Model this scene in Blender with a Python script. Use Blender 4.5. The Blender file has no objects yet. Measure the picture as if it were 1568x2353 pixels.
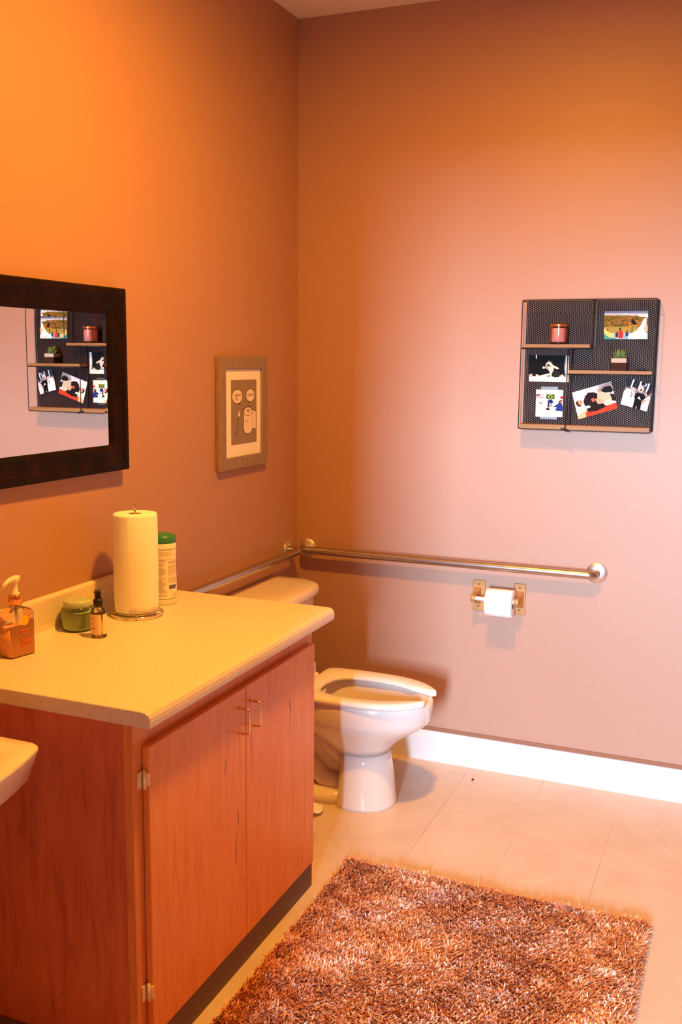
import bpy, math, random
import numpy as np
from mathutils import Vector, Matrix
random.seed(7); RNG = np.random.default_rng(7)
scene = bpy.context.scene
COL = scene.collection
pi = math.pi

# ------------------------------------------------------------------ helpers
def lin(c):
    return tuple(((x/255)/12.92 if x/255 <= .04045 else ((x/255+.055)/1.055)**2.4) for x in c)

MATS = {}
def mat(name, col, rough=.6, metal=0., trans=0., spec=.5, coat=0., ior=1.45, sheen=0.):
    if name in MATS: return MATS[name]
    m = bpy.data.materials.new(name); m.use_nodes = True
    b = m.node_tree.nodes['Principled BSDF']
    b.inputs['Base Color'].default_value = (*col, 1)
    b.inputs['Roughness'].default_value = rough
    b.inputs['Metallic'].default_value = metal
    b.inputs['Transmission Weight'].default_value = trans
    b.inputs['Specular IOR Level'].default_value = spec
    b.inputs['Coat Weight'].default_value = coat
    b.inputs['IOR'].default_value = ior
    b.inputs['Sheen Weight'].default_value = sheen
    MATS[name] = m
    return m

def N(m, typ, **kw):
    n = m.node_tree.nodes.new(typ)
    for k, v in kw.items(): setattr(n, k, v)
    return n
def L(m, a, b): m.node_tree.links.new(a, b)

def math_node(m, op, a, b=None, c=None):
    n = N(m, 'ShaderNodeMath', operation=op)
    for i, x in enumerate((a, b, c)):
        if x is None: continue
        if isinstance(x, (int, float)): n.inputs[i].default_value = x
        else: L(m, x, n.inputs[i])
    return n.outputs[0]

def noise(m, scale, detail=3, rough=.5, coord='Object', stretch=(1, 1, 1), dist=0.):
    tc = N(m, 'ShaderNodeTexCoord'); mp = N(m, 'ShaderNodeMapping')
    mp.inputs['Scale'].default_value = stretch
    L(m, tc.outputs[coord], mp.inputs[0])
    n = N(m, 'ShaderNodeTexNoise'); n.inputs['Scale'].default_value = scale
    n.inputs['Detail'].default_value = detail; n.inputs['Roughness'].default_value = rough
    n.inputs['Distortion'].default_value = dist
    L(m, mp.outputs[0], n.inputs['Vector'])
    return n.outputs['Fac']

def ramp(m, fac, stops):
    r = N(m, 'ShaderNodeValToRGB'); els = r.color_ramp.elements
    while len(els) < len(stops): els.new(.5)
    for e, (p, c) in zip(els, stops):
        e.position = p; e.color = (*c, 1)
    L(m, fac, r.inputs[0]); return r.outputs[0]

def bump(m, h, strength=.1, dist=.002):
    b = N(m, 'ShaderNodeBump'); b.inputs['Strength'].default_value = strength
    b.inputs['Distance'].default_value = dist
    L(m, h, b.inputs['Height'])
    L(m, b.outputs[0], m.node_tree.nodes['Principled BSDF'].inputs['Normal'])
def basecol(m, out): L(m, out, m.node_tree.nodes['Principled BSDF'].inputs['Base Color'])

def mixcol(m, fac, a, b):
    n = N(m, 'ShaderNodeMix', data_type='RGBA')
    if isinstance(fac, (int, float)): n.inputs[0].default_value = fac
    else: L(m, fac, n.inputs[0])
    for x, i in ((a, 6), (b, 7)):
        if isinstance(x, tuple): n.inputs[i].default_value = (*x, 1)
        else: L(m, x, n.inputs[i])
    return n.outputs[2]

class MB:
    def __init__(s): s.v = []; s.f = []; s.mi = []; s.sm = []
    def add(s, vs, fs, mi=0, sm=False):
        o = len(s.v); s.v += [tuple(p) for p in vs]
        for f in fs: s.f.append([i+o for i in f]); s.mi.append(mi); s.sm.append(sm)
        return s
    def box(s, x0, x1, y0, y1, z0, z1, mi=0):
        v = [(x, y, z) for z in (z0, z1) for y in (y0, y1) for x in (x0, x1)]
        return s.add(v, [(0, 2, 3, 1), (4, 5, 7, 6), (0, 1, 5, 4), (2, 6, 7, 3), (0, 4, 6, 2), (1, 3, 7, 5)], mi)
    def rbox(s, cx, cy, cz, sx, sy, sz, ang, mi=0):
        c, k = math.cos(ang), math.sin(ang); v = []
        for z in (-.5, .5):
            for y in (-.5, .5):
                for x in (-.5, .5):
                    a, b = x*sx, y*sy
                    v.append((cx+a*c-b*k, cy+a*k+b*c, cz+z*sz))
        return s.add(v, [(0, 2, 3, 1), (4, 5, 7, 6), (0, 1, 5, 4), (2, 6, 7, 3), (0, 4, 6, 2), (1, 3, 7, 5)], mi)
    def loft(s, rings, mi=0, sm=True, cap0=True, cap1=True, mis=None):
        n = len(rings[0]); o = len(s.v)
        for r in rings: s.v += [tuple(p) for p in r]
        for k in range(len(rings)-1):
            for i in range(n):
                j = (i+1) % n
                s.f.append([o+k*n+i, o+k*n+j, o+(k+1)*n+j, o+(k+1)*n+i])
                m_ = mi if mis is None else (mis[k](i/n) if callable(mis[k]) else mis[k])
                s.mi.append(m_); s.sm.append(sm)
        if cap0: s.f.append([o+i for i in reversed(range(n))]); s.mi.append(mi if mis is None or callable(mis[0]) else mis[0]); s.sm.append(False)
        if cap1: s.f.append([o+(len(rings)-1)*n+i for i in range(n)]); s.mi.append(mi if mis is None or callable(mis[-1]) else mis[-1]); s.sm.append(False)
        return s
    def lathe(s, c, prof, n=48, mi=0, mis=None, axis='z', cap0=True, cap1=True, sm=True):
        rings = []
        for r, h in prof:
            ring = []
            for i in range(n):
                a = 2*pi*i/n; p, q = r*math.cos(a), r*math.sin(a)
                if axis == 'z': ring.append((c[0]+p, c[1]+q, c[2]+h))
                elif axis == 'x': ring.append((c[0]+h, c[1]+p, c[2]+q))
                else: ring.append((c[0]+q, c[1]+h, c[2]+p))
            rings.append(ring)
        return s.loft(rings, mi, sm, cap0, cap1, mis)
    def tube(s, path, r, n=12, mi=0, closed=False, caps=True):
        P = [Vector(p) for p in path]; m = len(P); rings = []; prev = None
        for i, p in enumerate(P):
            if closed: t = (P[(i+1) % m]-P[i-1]).normalized()
            else: t = (P[min(i+1, m-1)]-P[max(i-1, 0)]).normalized()
            if prev is None:
                a = Vector((0, 0, 1)) if abs(t.z) < .9 else Vector((1, 0, 0))
                u = t.cross(a).normalized()
            else: u = (prev-t*prev.dot(t)).normalized()
            prev = u; w = t.cross(u)
            rr = r[i] if isinstance(r, (list, tuple)) else r
            rings.append([p+u*rr*math.cos(2*pi*k/n)+w*rr*math.sin(2*pi*k/n) for k in range(n)])
        if closed: rings.append(rings[0]); caps = False
        return s.loft(rings, mi, True, caps, caps)
    def sphere(s, c, r, n=16, mi=0, sc=(1, 1, 1)):
        rings = []
        for k in range(1, n//2):
            a = pi*k/(n//2)
            rings.append([(c[0]+sc[0]*r*math.sin(a)*math.cos(2*pi*i/n), c[1]+sc[1]*r*math.sin(a)*math.sin(2*pi*i/n), c[2]-sc[2]*r*math.cos(a)) for i in range(n)])
        return s.loft(rings, mi)
    def build(s, name, mats, parent=None, bevel=0., seg=3, sub=0, solid=0.):
        me = bpy.data.meshes.new(name); me.from_pydata(s.v, [], s.f)
        if not isinstance(mats, (list, tuple)): mats = [mats]
        for m in mats: me.materials.append(m)
        me.polygons.foreach_set('material_index', s.mi)
        me.polygons.foreach_set('use_smooth', s.sm); me.update()
        o = bpy.data.objects.new(name, me); COL.objects.link(o)
        if parent: o.parent = parent
        if bevel:
            b = o.modifiers.new('bevel', 'BEVEL'); b.width = bevel; b.segments = seg; b.limit_method = 'ANGLE'; b.angle_limit = .6
            b.harden_normals = False
        if sub:
            q = o.modifiers.new('sub', 'SUBSURF'); q.levels = sub; q.render_levels = sub
        return o

def tag(o, label=None, cat=None, group=None, kind=None):
    if label: o['label'] = label
    if cat: o['category'] = cat
    if group: o['group'] = group
    if kind: o['kind'] = kind
    return o
def thing(name, label, cat, group=None):
    o = bpy.data.objects.new(name, None); o.empty_display_size = .05; COL.objects.link(o)
    return tag(o, label, cat, group)
def settle(root):
    """move the Empty to the base centre of its parts without moving them"""
    bpy.context.view_layer.update()
    pts = []
    def walk(o):
        for c in o.children:
            if c.type == 'MESH': pts.extend([c.matrix_world @ Vector(b) for b in c.bound_box])
            walk(c)
    walk(root)
    c = Vector(((min(p.x for p in pts)+max(p.x for p in pts))/2, (min(p.y for p in pts)+max(p.y for p in pts))/2, min(p.z for p in pts)))
    root.location = c
    for ch in root.children: ch.location = ch.location - c
def arc(c, r, a0, a1, n, f): return [f(c[0]+r*math.cos(a0+(a1-a0)*i/n), c[1]+r*math.sin(a0+(a1-a0)*i/n)) for i in range(n+1)]

# ------------------------------------------------------------------ dimensions
XR, YF, H = 2.75, -3.40, 2.993

# ------------------------------------------------------------------ materials
WALLC = (.45, .235, .152)
wallm = mat('wall_paint', WALLC, .50, spec=.85)
f1 = noise(wallm, 330, 2, .6); bump(wallm, f1, .22, .0012)
f2 = noise(wallm, 2.2, 3, .5)
basecol(wallm, mixcol(wallm, f2, tuple(c*.96 for c in WALLC), tuple(c*1.04 for c in WALLC)))
ceilm = mat('ceiling_paint', (.86, .78, .66), .8)
bump(ceilm, noise(ceilm, 120, 3), .3, .002)
floorm = mat('vinyl_tile', (.80, .70, .56), .30, spec=.4)
def make_floor(m):
    tc = N(m, 'ShaderNodeTexCoord'); sp = N(m, 'ShaderNodeSeparateXYZ'); L(m, tc.outputs['Object'], sp.inputs[0])
    outs = []
    for ax, off in ((0, .7994), (1, -.3454)):
        t = math_node(m, 'DIVIDE', math_node(m, 'SUBTRACT', sp.outputs[ax], off-30.48), .3048)
        fr = math_node(m, 'FRACT', t)
        d = math_node(m, 'MINIMUM', fr, math_node(m, 'SUBTRACT', 1., fr))
        ln = math_node(m, 'LESS_THAN', d, .0036)
        outs.append(ln)
    vis = noise(m, 1.7, 1)
    ln1 = math_node(m, 'MULTIPLY', outs[0], ramp(m, vis, [(.40, (.06,)*3), (.62, (.75,)*3)]))
    vis2 = noise(m, 2.3, 1, stretch=(1, 2, 1))
    ln2 = math_node(m, 'MULTIPLY', outs[1], ramp(m, vis2, [(.45, (.02,)*3), (.7, (.4,)*3)]))
    ln = math_node(m, 'MAXIMUM', ln1, ln2)
    cl = ramp(m, noise(m, 6, 5, .6, dist=.6), [(.3, (.66, .51, .385)), (.7, (.74, .595, .47))])
    basecol(m, mixcol(m, ln, cl, (.38, .25, .16)))
    bump(m, noise(m, 25, 2), .05, .002)
make_floor(floorm)
whitetrim = mat('white_trim_paint', (.76, .70, .69), .4)
brownband = mat('brown_strip', (.30, .12, .06), .6)
porc = mat('porcelain', (.83, .735, .66), .12, spec=.6, coat=.3)
seatm = mat('seat_plastic', (.90, .86, .80), .22)
chrome = mat('satin_steel', (.52, .48, .46), .27, metal=1.)
bump(chrome, noise(chrome, 60, 2, stretch=(1, 1, 1)), .03, .001)
flangem = mat('polished_steel', (.78, .76, .76), .38, metal=1.)
shinyc = mat('chrome_wire', (.8, .76, .7), .1, metal=1.)
brass = mat('brass', (.80, .58, .25), .22, metal=1.)
antiq = mat('brushed_brass', (.50, .235, .075), .45, metal=.25)
hingem = mat('hinge_brass', (.90, .76, .50), .4, metal=.3)
black = mat('black_wire', (.015, .012, .014), .45)
blackp = mat('black_plastic', (.012, .011, .013), .35)
frameblk = mat('dark_mirror_frame', (.016, .006, .006), .5, spec=.12)
fcol = ramp(frameblk, noise(frameblk, 14, 5, .65, stretch=(1, 1, 1)), [(.4, (.006, .003, .003)), (.75, (.022, .006, .004))]); basecol(frameblk, fcol)
mirm = mat('mirror_silver', (.80, .79, .79), .01, metal=1.)
greyf = mat('grey_frame_wood', (.33, .26, .20), .6)
basecol(greyf, ramp(greyf, noise(greyf, 60, 4, .6, stretch=(1, 1, .25)), [(.3, (.25, .165, .13)), (.7, (.33, .225, .18))]))
paperw = mat('paper_white', (.88, .85, .80), .9)
towel = mat('paper_towel', (.93, .93, .93), .95)
bump(towel, noise(towel, 450, 2), .5, .0015)
tissue = mat('toilet_tissue', (.90, .88, .85), .95); bump(tissue, noise(tissue, 300, 2), .3, .001)
card = mat('cardboard', (.40, .26, .16), .9)
shelfwood = mat('shelf_oak', (.48, .25, .10), .5)
basecol(shelfwood, ramp(shelfwood, noise(shelfwood, 30, 4, .6, stretch=(.15, 1, 3)), [(.3, (.27, .115, .026)), (.7, (.36, .165, .042))]))
lamin = mat('laminate_counter', (.66, .55, .40), .38, spec=.45)
basecol(lamin, ramp(lamin, noise(lamin, 160, 4, .7), [(.35, (.66, .56, .45)), (.65, (.80, .70, .60))]))

def wood(name, c0, c1, dark, knots=(), axis='x'):
    m = mat(name, c0, .38, spec=.4)
    g = noise(m, 9, 6, .6, stretch=(4, 4, .45), dist=.8)
    g2 = noise(m, 40, 3, .5, stretch=(6, 6, .5))
    c = ramp(m, g, [(.28, dark), (.46, c0), (.72, c1)])
    c = mixcol(m, math_node(m, 'MULTIPLY', g2, .2), c, dark)
    if knots:
        tc = N(m, 'ShaderNodeTexCoord'); w = noise(m, 12, 2)
        sp = N(m, 'ShaderNodeSeparateXYZ'); L(m, tc.outputs['Object'], sp.inputs[0])
        for (ky, kz, a, b) in knots:
            dy = math_node(m, 'DIVIDE', math_node(m, 'SUBTRACT', math_node(m, 'ADD', sp.outputs[1], math_node(m, 'MULTIPLY', math_node(m, 'SUBTRACT', w, .5), .03)), ky), a)
            dz = math_node(m, 'DIVIDE', math_node(m, 'SUBTRACT', sp.outputs[2], kz), b)
            d = math_node(m, 'ADD', math_node(m, 'MULTIPLY', dy, dy), math_node(m, 'MULTIPLY', dz, dz))
            k = math_node(m, 'MAXIMUM', math_node(m, 'MULTIPLY', math_node(m, 'SUBTRACT', 1., d), .75), 0.)
            c = mixcol(m, k, c, (.10, .022, .008))
    basecol(m, c); return m
doorwood = wood('door_birch', (.78, .285, .070), (.86, .345, .098), (.68, .225, .052))
sidewood = wood('side_birch', (.62, .17, .085), (.72, .22, .11), (.46, .105, .055))
framewood = wood('frame_birch', (.72, .27, .085), (.80, .32, .11), (.62, .21, .06))
covem = mat('rubber_cove_base', (.16, .085, .075), .5)

# clear plastic / glass that lets light through
def clear(name, tint, rough=.05, gloss=.12):
    m = bpy.data.materials.new(name); m.use_nodes = True; nt = m.node_tree
    nt.nodes.remove(nt.nodes['Principled BSDF'])
    out = nt.nodes['Material Output']
    t = nt.nodes.new('ShaderNodeBsdfTransparent'); t.inputs[0].default_value = (*tint, 1)
    g = nt.nodes.new('ShaderNodeBsdfGlossy'); g.inputs['Roughness'].default_value = rough
    fr = nt.nodes.new('ShaderNodeFresnel'); fr.inputs[0].default_value = 1.45
    mx = nt.nodes.new('ShaderNodeMixShader')
    ad = nt.nodes.new('ShaderNodeMath'); ad.operation = 'MULTIPLY_ADD'; ad.inputs[1].default_value = .9; ad.inputs[2].default_value = gloss*.3
    nt.links.new(fr.outputs[0], ad.inputs[0]); nt.links.new(ad.outputs[0], mx.inputs[0])
    nt.links.new(t.outputs[0], mx.inputs[1]); nt.links.new(g.outputs[0], mx.inputs[2]); nt.links.new(mx.outputs[0], out.inputs[0])
    return m
clearm = clear('clear_plastic', (.98, .96, .94))
glassm = clear('clear_glass', (.95, .95, .93))
greenglass = clear('green_glass', (.86, .96, .78))
amberglass = clear('rose_glass', (.93, .66, .60))

# ------------------------------------------------------------------ room shell
def struct(o): return tag(o, kind='structure')
struct(MB().box(-.12, XR+.12, -9., .12, -.1, 0).build('floor', floorm))
struct(MB().box(-.12, XR+.12, YF-.12, .12, H, H+.1).build('ceiling', ceilm))
struct(MB().box(-.12, 0, YF-.12, .12, 0, H).build('wall_left', wallm))
struct(MB().box(0, XR, 0, .12, 0, H).build('wall_back', wallm))
struct(MB().box(XR, XR+.12, YF-.12, .12, 0, H).build('wall_right', wallm))
DX0, DX1, DZ = 1.095, 2.06, 1.84  # unseen doorway, its head set low to fade daylight up the back wall
struct(MB().box(0, DX0, YF-.12, YF, 0, H).box(DX1, XR, YF-.12, YF, 0, H).box(DX0, DX1, YF-.12, YF, DZ, H).build('wall_front', wallm))
# baseboard on the back wall: flat face, bevelled cap
bb = MB()
prof = [(0, 0), (-.020, 0), (-.020, .094), (-.019, .102), (-.013, .113), (-.006, .124), (0, .127)]
for x0, x1 in ((0, XR),):
    bb.loft([[(x0, y, z) for y, z in prof], [(x1, y, z) for y, z in prof]], sm=False)
struct(bb.build('baseboard_back', whitetrim))
struct(MB().box(0, XR, -.004, 0, .127, .143).build('brown_band_1', brownband))  # thin dark brown band along the wall above the baseboard
struct(MB().box(0, .004, -1.07, -.02, 0, .10).build('baseboard_left', covem))

# ------------------------------------------------------------------ cabinet
KX, KY0, KY1, KZ = .578, -2.078, -1.128, .862
cab = thing('vanity_cabinet', 'reddish birch base cabinet with two flat doors under the laminate counter', 'cabinet')
c = MB(); c.box(.003, .555, KY0+.001, KY0+.018, 0, KZ); c.build('side_panel', sidewood, cab)
c = MB(); c.box(.003, .555, KY1-.018, KY1, 0, KZ); c.build('side_panel', sidewood, cab)
c = MB(); c.box(.003, .02, KY0+.018, KY1-.018, .09, KZ).box(.02, .555, KY0+.018, KY1-.018, .09, .105); c.build('carcass', sidewood, cab)
fr = MB(); fr.box(.555, KX, KY0, KY0+.045, .0, KZ).box(.555, KX, KY1-.045, KY1, .0, KZ)
fr.box(.555, KX, KY0+.045, KY1-.045, .79, KZ).box(.555, KX, KY0+.045, KY1-.045, .0, .115)
fr.build('face_frame', framewood, cab, bevel=.0015)
cv = MB(); cv.box(KX, KX+.006, KY0-.004, KY1+.002, 0.0, .085).box(.01, KX+.006, KY0-.004, KY0, 0, .055)
cv.build('base_strip', covem, cab)
def door(y0, y1, hy, knots):
    dm = wood('door_birch_%d' % (abs(int(y0*100))), (.78, .285, .070), (.86, .345, .098), (.68, .225, .052), knots)
    d = MB().box(KX+.001, KX+.019, y0, y1, .092, .800).build('door', dm, cab, bevel=.003)
    h = MB(); X = KX+.019; pr = .030; rr = .008; z0, z1 = .684, .752
    pth = [(X-.001, hy, z0)] + [(X+pr-rr+rr*math.sin(a), hy, z0+rr-rr*math.cos(a)) for a in np.linspace(0, pi/2, 6)] + \
          [(X+pr-rr+rr*math.cos(a), hy, z1-rr+rr*math.sin(a)) for a in np.linspace(0, pi/2, 6)] + [(X-.001, hy, z1)]
    h.tube(pth, .0026, 12)
    h.lathe((X, hy, z0), [(.005, 0), (.005, .003), (.003, .005)], 16, axis='x').lathe((X, hy, z1), [(.005, 0), (.005, .003), (.003, .005)], 16, axis='x')
    tag(h.build('handle', brass, d), 'thin shiny brass bow handle')
    return d
dl = door(-2.043, -1.588, -1.623, [(-1.632, .455, .006, .03), (-1.64, .37, .004, .06), (-1.70, .62, .003, .03)])
dr = door(-1.586, -1.142, -1.560, [(-1.315, .655, .006, .035), (-1.32, .60, .003, .05)])
for (y, s, d) in ((-2.043, -1, dl), (-1.142, 1, dr)):
    for z in (.725, .21):
        hg = MB()
        hg.lathe((KX+.010, y+s*.004, z-.022), [(.0042, 0), (.0042, .044)], 12)
        hg.box(KX+.0005, KX+.004, min(y+s*.004, y+s*.020), max(y+s*.004, y+s*.020), z-.019, z+.019)
        hg.box(KX+.006, KX+.0205, min(y-s*.001, y+s*.003), max(y-s*.001, y+s*.003), z-.015, z+.015)
        hg.build('hinge', hingem, d)
settle(cab)

# ------------------------------------------------------------------ countertop with integral backsplash
ct = MB()
prof = [(.001, .8625), (.001, .996), (.003, .999), (.016, .999), (.0205, .996), (.022, .990), (.023, .925), (.026, .910), (.033, .902), (.043, .900),
        (.610, .900), (.622, .8985), (.630, .894), (.634, .886), (.635, .876), (.634, .8625)]
ct.loft([[(x, -2.092, z) for x, z in prof], [(x, -1.078, z) for x, z in prof]], sm=False)
o = ct.build('countertop', lamin, bevel=.004)
tag(o, 'beige speckled laminate countertop with low backsplash along the left wall', 'countertop')

# ------------------------------------------------------------------ wall sink (corner in view)
def rrect(x0, x1, y0, y1, r, z, n=6, bow=0.):
    pts = []
    for cx, cy, a in ((x1-r, y1-r, 0), (x0+r*.3, y1-r*.3, pi/2), (x0+r*.3, y0+r*.3, pi), (x1-r, y0+r, 3*pi/2)):
        rr = r if cx > (x0+x1)/2 else r*.3
        for i in range(n+1):
            t = a+pi/2*i/n; x = cx+rr*math.cos(t); y = cy+rr*math.sin(t)
            pts.append((x, y, z))
        if a == 3*pi/2 or False: pass
    out = []
    ym = (y0+y1)/2; hw = (y1-y0)/2
    # extra points along the front edge so it can bow
    front = [(x1, y0+r+(y1-y0-2*r)*i/8, z) for i in range(1, 8)]
    pts = pts+front
    for x, y, zz in pts:
        k = max(0, (x-x0)/(x1-x0)); out.append((x+bow*k*(1-((y-ym)/hw)**2), y, zz))
    return out
sink = thing('wall_sink', 'white wall hung sink, only its front corner showing beside the cabinet', 'sink')
SY1, SY0 = -2.185, -2.70
rs = [rrect(.0, .30, SY0+.10, SY1-.10, .03, .715, bow=.03), rrect(.0, .385, SY0+.03, SY1-.03, .03, .745, bow=.05), rrect(.0, .405, SY0+.012, SY1-.012, .03, .765, bow=.05),
      rrect(.0, .420, SY0, SY1, .022, .822, bow=.05), rrect(.0, .421, SY0, SY1, .022, .828, bow=.05), rrect(.0, .416, SY0+.005, SY1-.005, .02, .832, bow=.05),
      rrect(.10, .36, SY0+.07, SY1-.07, .05, .830, bow=.04), rrect(.11, .35, SY0+.08, SY1-.08, .05, .81, bow=.04), rrect(.16, .28, SY0+.16, SY1-.16, .04, .735, bow=.02)]
s_ = MB(); s_.loft(rs, cap0=True, cap1=True, sm=True); s_.build('basin', porc, sink, bevel=0)
fa = MB(); fa.lathe((.055, (SY0+SY1)/2, .831), [(.022, 0), (.020, .01), (.012, .015), (.011, .10)], 20)
fa.tube([(.055, (SY0+SY1)/2, .92), (.09, (SY0+SY1)/2, .945), (.15, (SY0+SY1)/2, .94), (.165, (SY0+SY1)/2, .92)], .009, 12)
fa.build('faucet', shinyc, sink)
settle(sink)

# ------------------------------------------------------------------ mirror
mir = thing('wall_mirror', 'rectangular wall mirror with wide dark frame above the countertop', 'mirror')
MY1, MY0, MZ0, MZ1 = -1.277, -2.17, 1.316, 1.853
fw = .078
def frame_loft(y0, y1, z0, z1, prof, mats, name, parent, xs=0.):
    """prof: (inset from outer edge, x height) closed loop, mitred"""
    mb = MB(); n = len(prof)
    cor = [(y0, z0, 1, 1), (y1, z0, -1, 1), (y1, z1, -1, -1), (y0, z1, 1, -1)]
    vs = []
    for (y, z, sy, sz) in cor:
        for (i, x) in prof: vs.append((xs+x, y+sy*i, z+sz*i))
    fs = []
    for k in range(4):
        k2 = (k+1) % 4
        for i in range(n):
            j = (i+1) % n
            fs.append((k*n+i, k2*n+i, k2*n+j, k*n+j))
    mb.add(vs, fs); return mb.build(name, mats, parent, bevel=.0012, seg=2)
frame_loft(MY0, MY1, MZ0, MZ1, [(0, .002), (0, .024), (.004, .028), (.018, .029), (.024, .027), (.030, .0245), (.060, .020), (.066, .021), (.070, .0185), (fw, .014), (fw, .002)], frameblk, 'frame', mir)
g = MB(); gy0, gy1, gz0, gz1 = MY0+fw-.004, MY1-fw+.004, MZ0+fw-.004, MZ1-fw+.004
bw = .021; bh = bw*math.tan(math.radians(.85)); bv = bw*math.tan(math.radians(1.7)); X = .0105
inn = [(X, gy0+bw, gz0+bw), (X, gy1-bw, gz0+bw), (X, gy1-bw, gz1-bw), (X, gy0+bw, gz1-bw)]
co_ = [(gy0, gz0), (gy1, gz0), (gy1, gz1), (gy0, gz1)]
oh = [(X+bh, y, z) for y, z in co_]; ov = [(X+bv, y, z) for y, z in co_]; bk = [(.004, y, z) for y, z in co_]
g.add(inn+oh+ov+bk, [(0, 1, 2, 3), (4, 5, 1, 0), (6, 7, 3, 2), (9, 10, 2, 1), (11, 8, 0, 3), (12, 15, 14, 13), (12, 13, 9, 8), (13, 14, 10, 9), (14, 15, 11, 10), (15, 12, 8, 11)])
g.build('mirror_glass', mirm, mir)
settle(mir); mir.rotation_euler = (0, 0, -.0115); mir.location.x += .0040

# ------------------------------------------------------------------ flat artwork helper
COLM = {}
def cmat(rgb, rough=.55):
    k = (tuple(rgb), rough)
    if k not in COLM: COLM[k] = mat('ink_%02x%02x%02x' % tuple(rgb), lin(rgb), rough, spec=.08)
    return COLM[k]
class Art:
    """polygons on a small sheet: O origin (top-left), U right vector, V down vector, nrm outwards"""
    def __init__(s, O, U, V, nrm, paper, thick=.0006):
        s.O, s.U, s.V, s.n = map(Vector, (O, U, V, nrm)); s.mb = MB(); s.mats = []; s.k = 0; s.t = thick
        a = [(0, 0), (1, 0), (1, 1), (0, 1)]
        fr_ = [s.P(x, y, thick) for x, y in a]; bk_ = [s.P(x, y, 0) for x, y in a]
        s.mb.add(fr_+bk_, [(0, 1, 2, 3), (7, 6, 5, 4), (0, 4, 5, 1), (1, 5, 6, 2), (2, 6, 7, 3), (3, 7, 4, 0)], s.mi(paper))
    def mi(s, rgb):
        m = cmat(rgb)
        if m not in s.mats: s.mats.append(m)
        return s.mats.index(m)
    def P(s, x, y, h): return s.O+s.U*x+s.V*y+s.n*h
    def poly(s, pts, rgb):
        s.k += 1; h = s.t+.00006*s.k
        pts = [(min(max(x, 0), 1), min(max(y, 0), 1)) for x, y in pts]
        s.mb.add([s.P(x, y, h) for x, y in pts], [tuple(range(len(pts)))], s.mi(rgb)); return s
    def ell(s, cx, cy, rx, ry, rgb, n=20, rot=0.):
        return s.poly([(cx+rx*math.cos(2*pi*i/n)*math.cos(rot)-ry*math.sin(2*pi*i/n)*math.sin(rot), cy+rx*math.cos(2*pi*i/n)*math.sin(rot)+ry*math.sin(2*pi*i/n)*math.cos(rot)) for i in range(n)], rgb)
    def rect(s, x0, y0, x1, y1, rgb): return s.poly([(x0, y0), (x1, y0), (x1, y1), (x0, y1)], rgb)
    def line(s, pts, w, rgb):
        for (x0, y0), (x1, y1) in zip(pts, pts[1:]):
            Lx, Ly = s.U.length, s.V.length
            dx, dy = (x1-x0)*Lx, (y1-y0)*Ly; d = math.hypot(dx, dy) or 1
            nx, ny = -dy/d*w/2/Lx, dx/d*w/2/Ly
            s.poly([(x0+nx, y0+ny), (x1+nx, y1+ny), (x1-nx, y1-ny), (x0-nx, y0-ny)], rgb)
        return s
    def build(s, name, parent=None): 
        # let every polygon face outwards
        for i, f in enumerate(s.mb.f):
            if i < 1 or i > 5:
                a, b, c_ = (Vector(s.mb.v[f[j]]) for j in (0, 1, 2))
                nn = Vector((0, 0, 0)); vs = [Vector(s.mb.v[j]) for j in f]
                for p, q in zip(vs, vs[1:]+vs[:1]): nn += p.cross(q)
                if nn.dot(s.n) < 0: s.mb.f[i] = f[::-1]
        return s.mb.build(name, s.mats, parent)

def text_mesh(txt, size, M, m, name, parent, xscale=1.):
    cu = bpy.data.curves.new('t', 'FONT'); cu.body = txt; cu.size = size; cu.align_x = 'CENTER'; cu.align_y = 'CENTER'; cu.space_line = 1.0
    to = bpy.data.objects.new('t', cu); COL.objects.link(to); bpy.context.view_layer.update()
    me = bpy.data.meshes.new_from_object(to.evaluated_get(bpy.context.evaluated_depsgraph_get()))
    bpy.data.objects.remove(to); me.name = name; me.materials.clear(); me.materials.append(m)
    me.transform(M @ Matrix.Diagonal((xscale, 1, 1, 1)))
    o = bpy.data.objects.new(name, me); COL.objects.link(o); o.parent = parent; return o

# ------------------------------------------------------------------ framed print on the left wall
pic = thing('framed_print', 'grey framed cartoon print of a toilet roll, right of the mirror', 'picture')
PY0, PY1, PZ0, PZ1 = -.692, -.317, 1.246, 1.661
frame_loft(PY0, PY1, PZ0, PZ1, [(0, .002), (0, .019), (.002, .021), (.044, .021), (.046, .019), (.046, .002)], greyf, 'frame', pic)
MB().add([(.0125, PY0+.04, PZ0+.04), (.0125, PY1-.04, PZ0+.04), (.0125, PY1-.04, PZ1-.036), (.0125, PY0+.04, PZ1-.036)], [(0, 1, 2, 3)]).build('mat_board', paperw, pic)
GREY = (150, 130, 118); CRM = (235, 222, 205); INK = (60, 35, 25)
ar = Art((.0129, -.598, 1.575), (0, .201, 0), (0, 0, -.238), (1, 0, 0), GREY, .0004)
for cx, cy, rx, ry, tx in ((.235, .255, .195, .107, (.29, .385)), (.745, .247, .170, .098, (.66, .375))):
    ar.ell(cx, cy, rx+.012, ry+.008, INK); 
    ar.poly([(cx-.02, cy+ry-.01), (cx+.10*(1 if cx < .5 else -1)+.02, cy+ry-.01), tx], INK)
    ar.ell(cx, cy, rx, ry, CRM)
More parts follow.
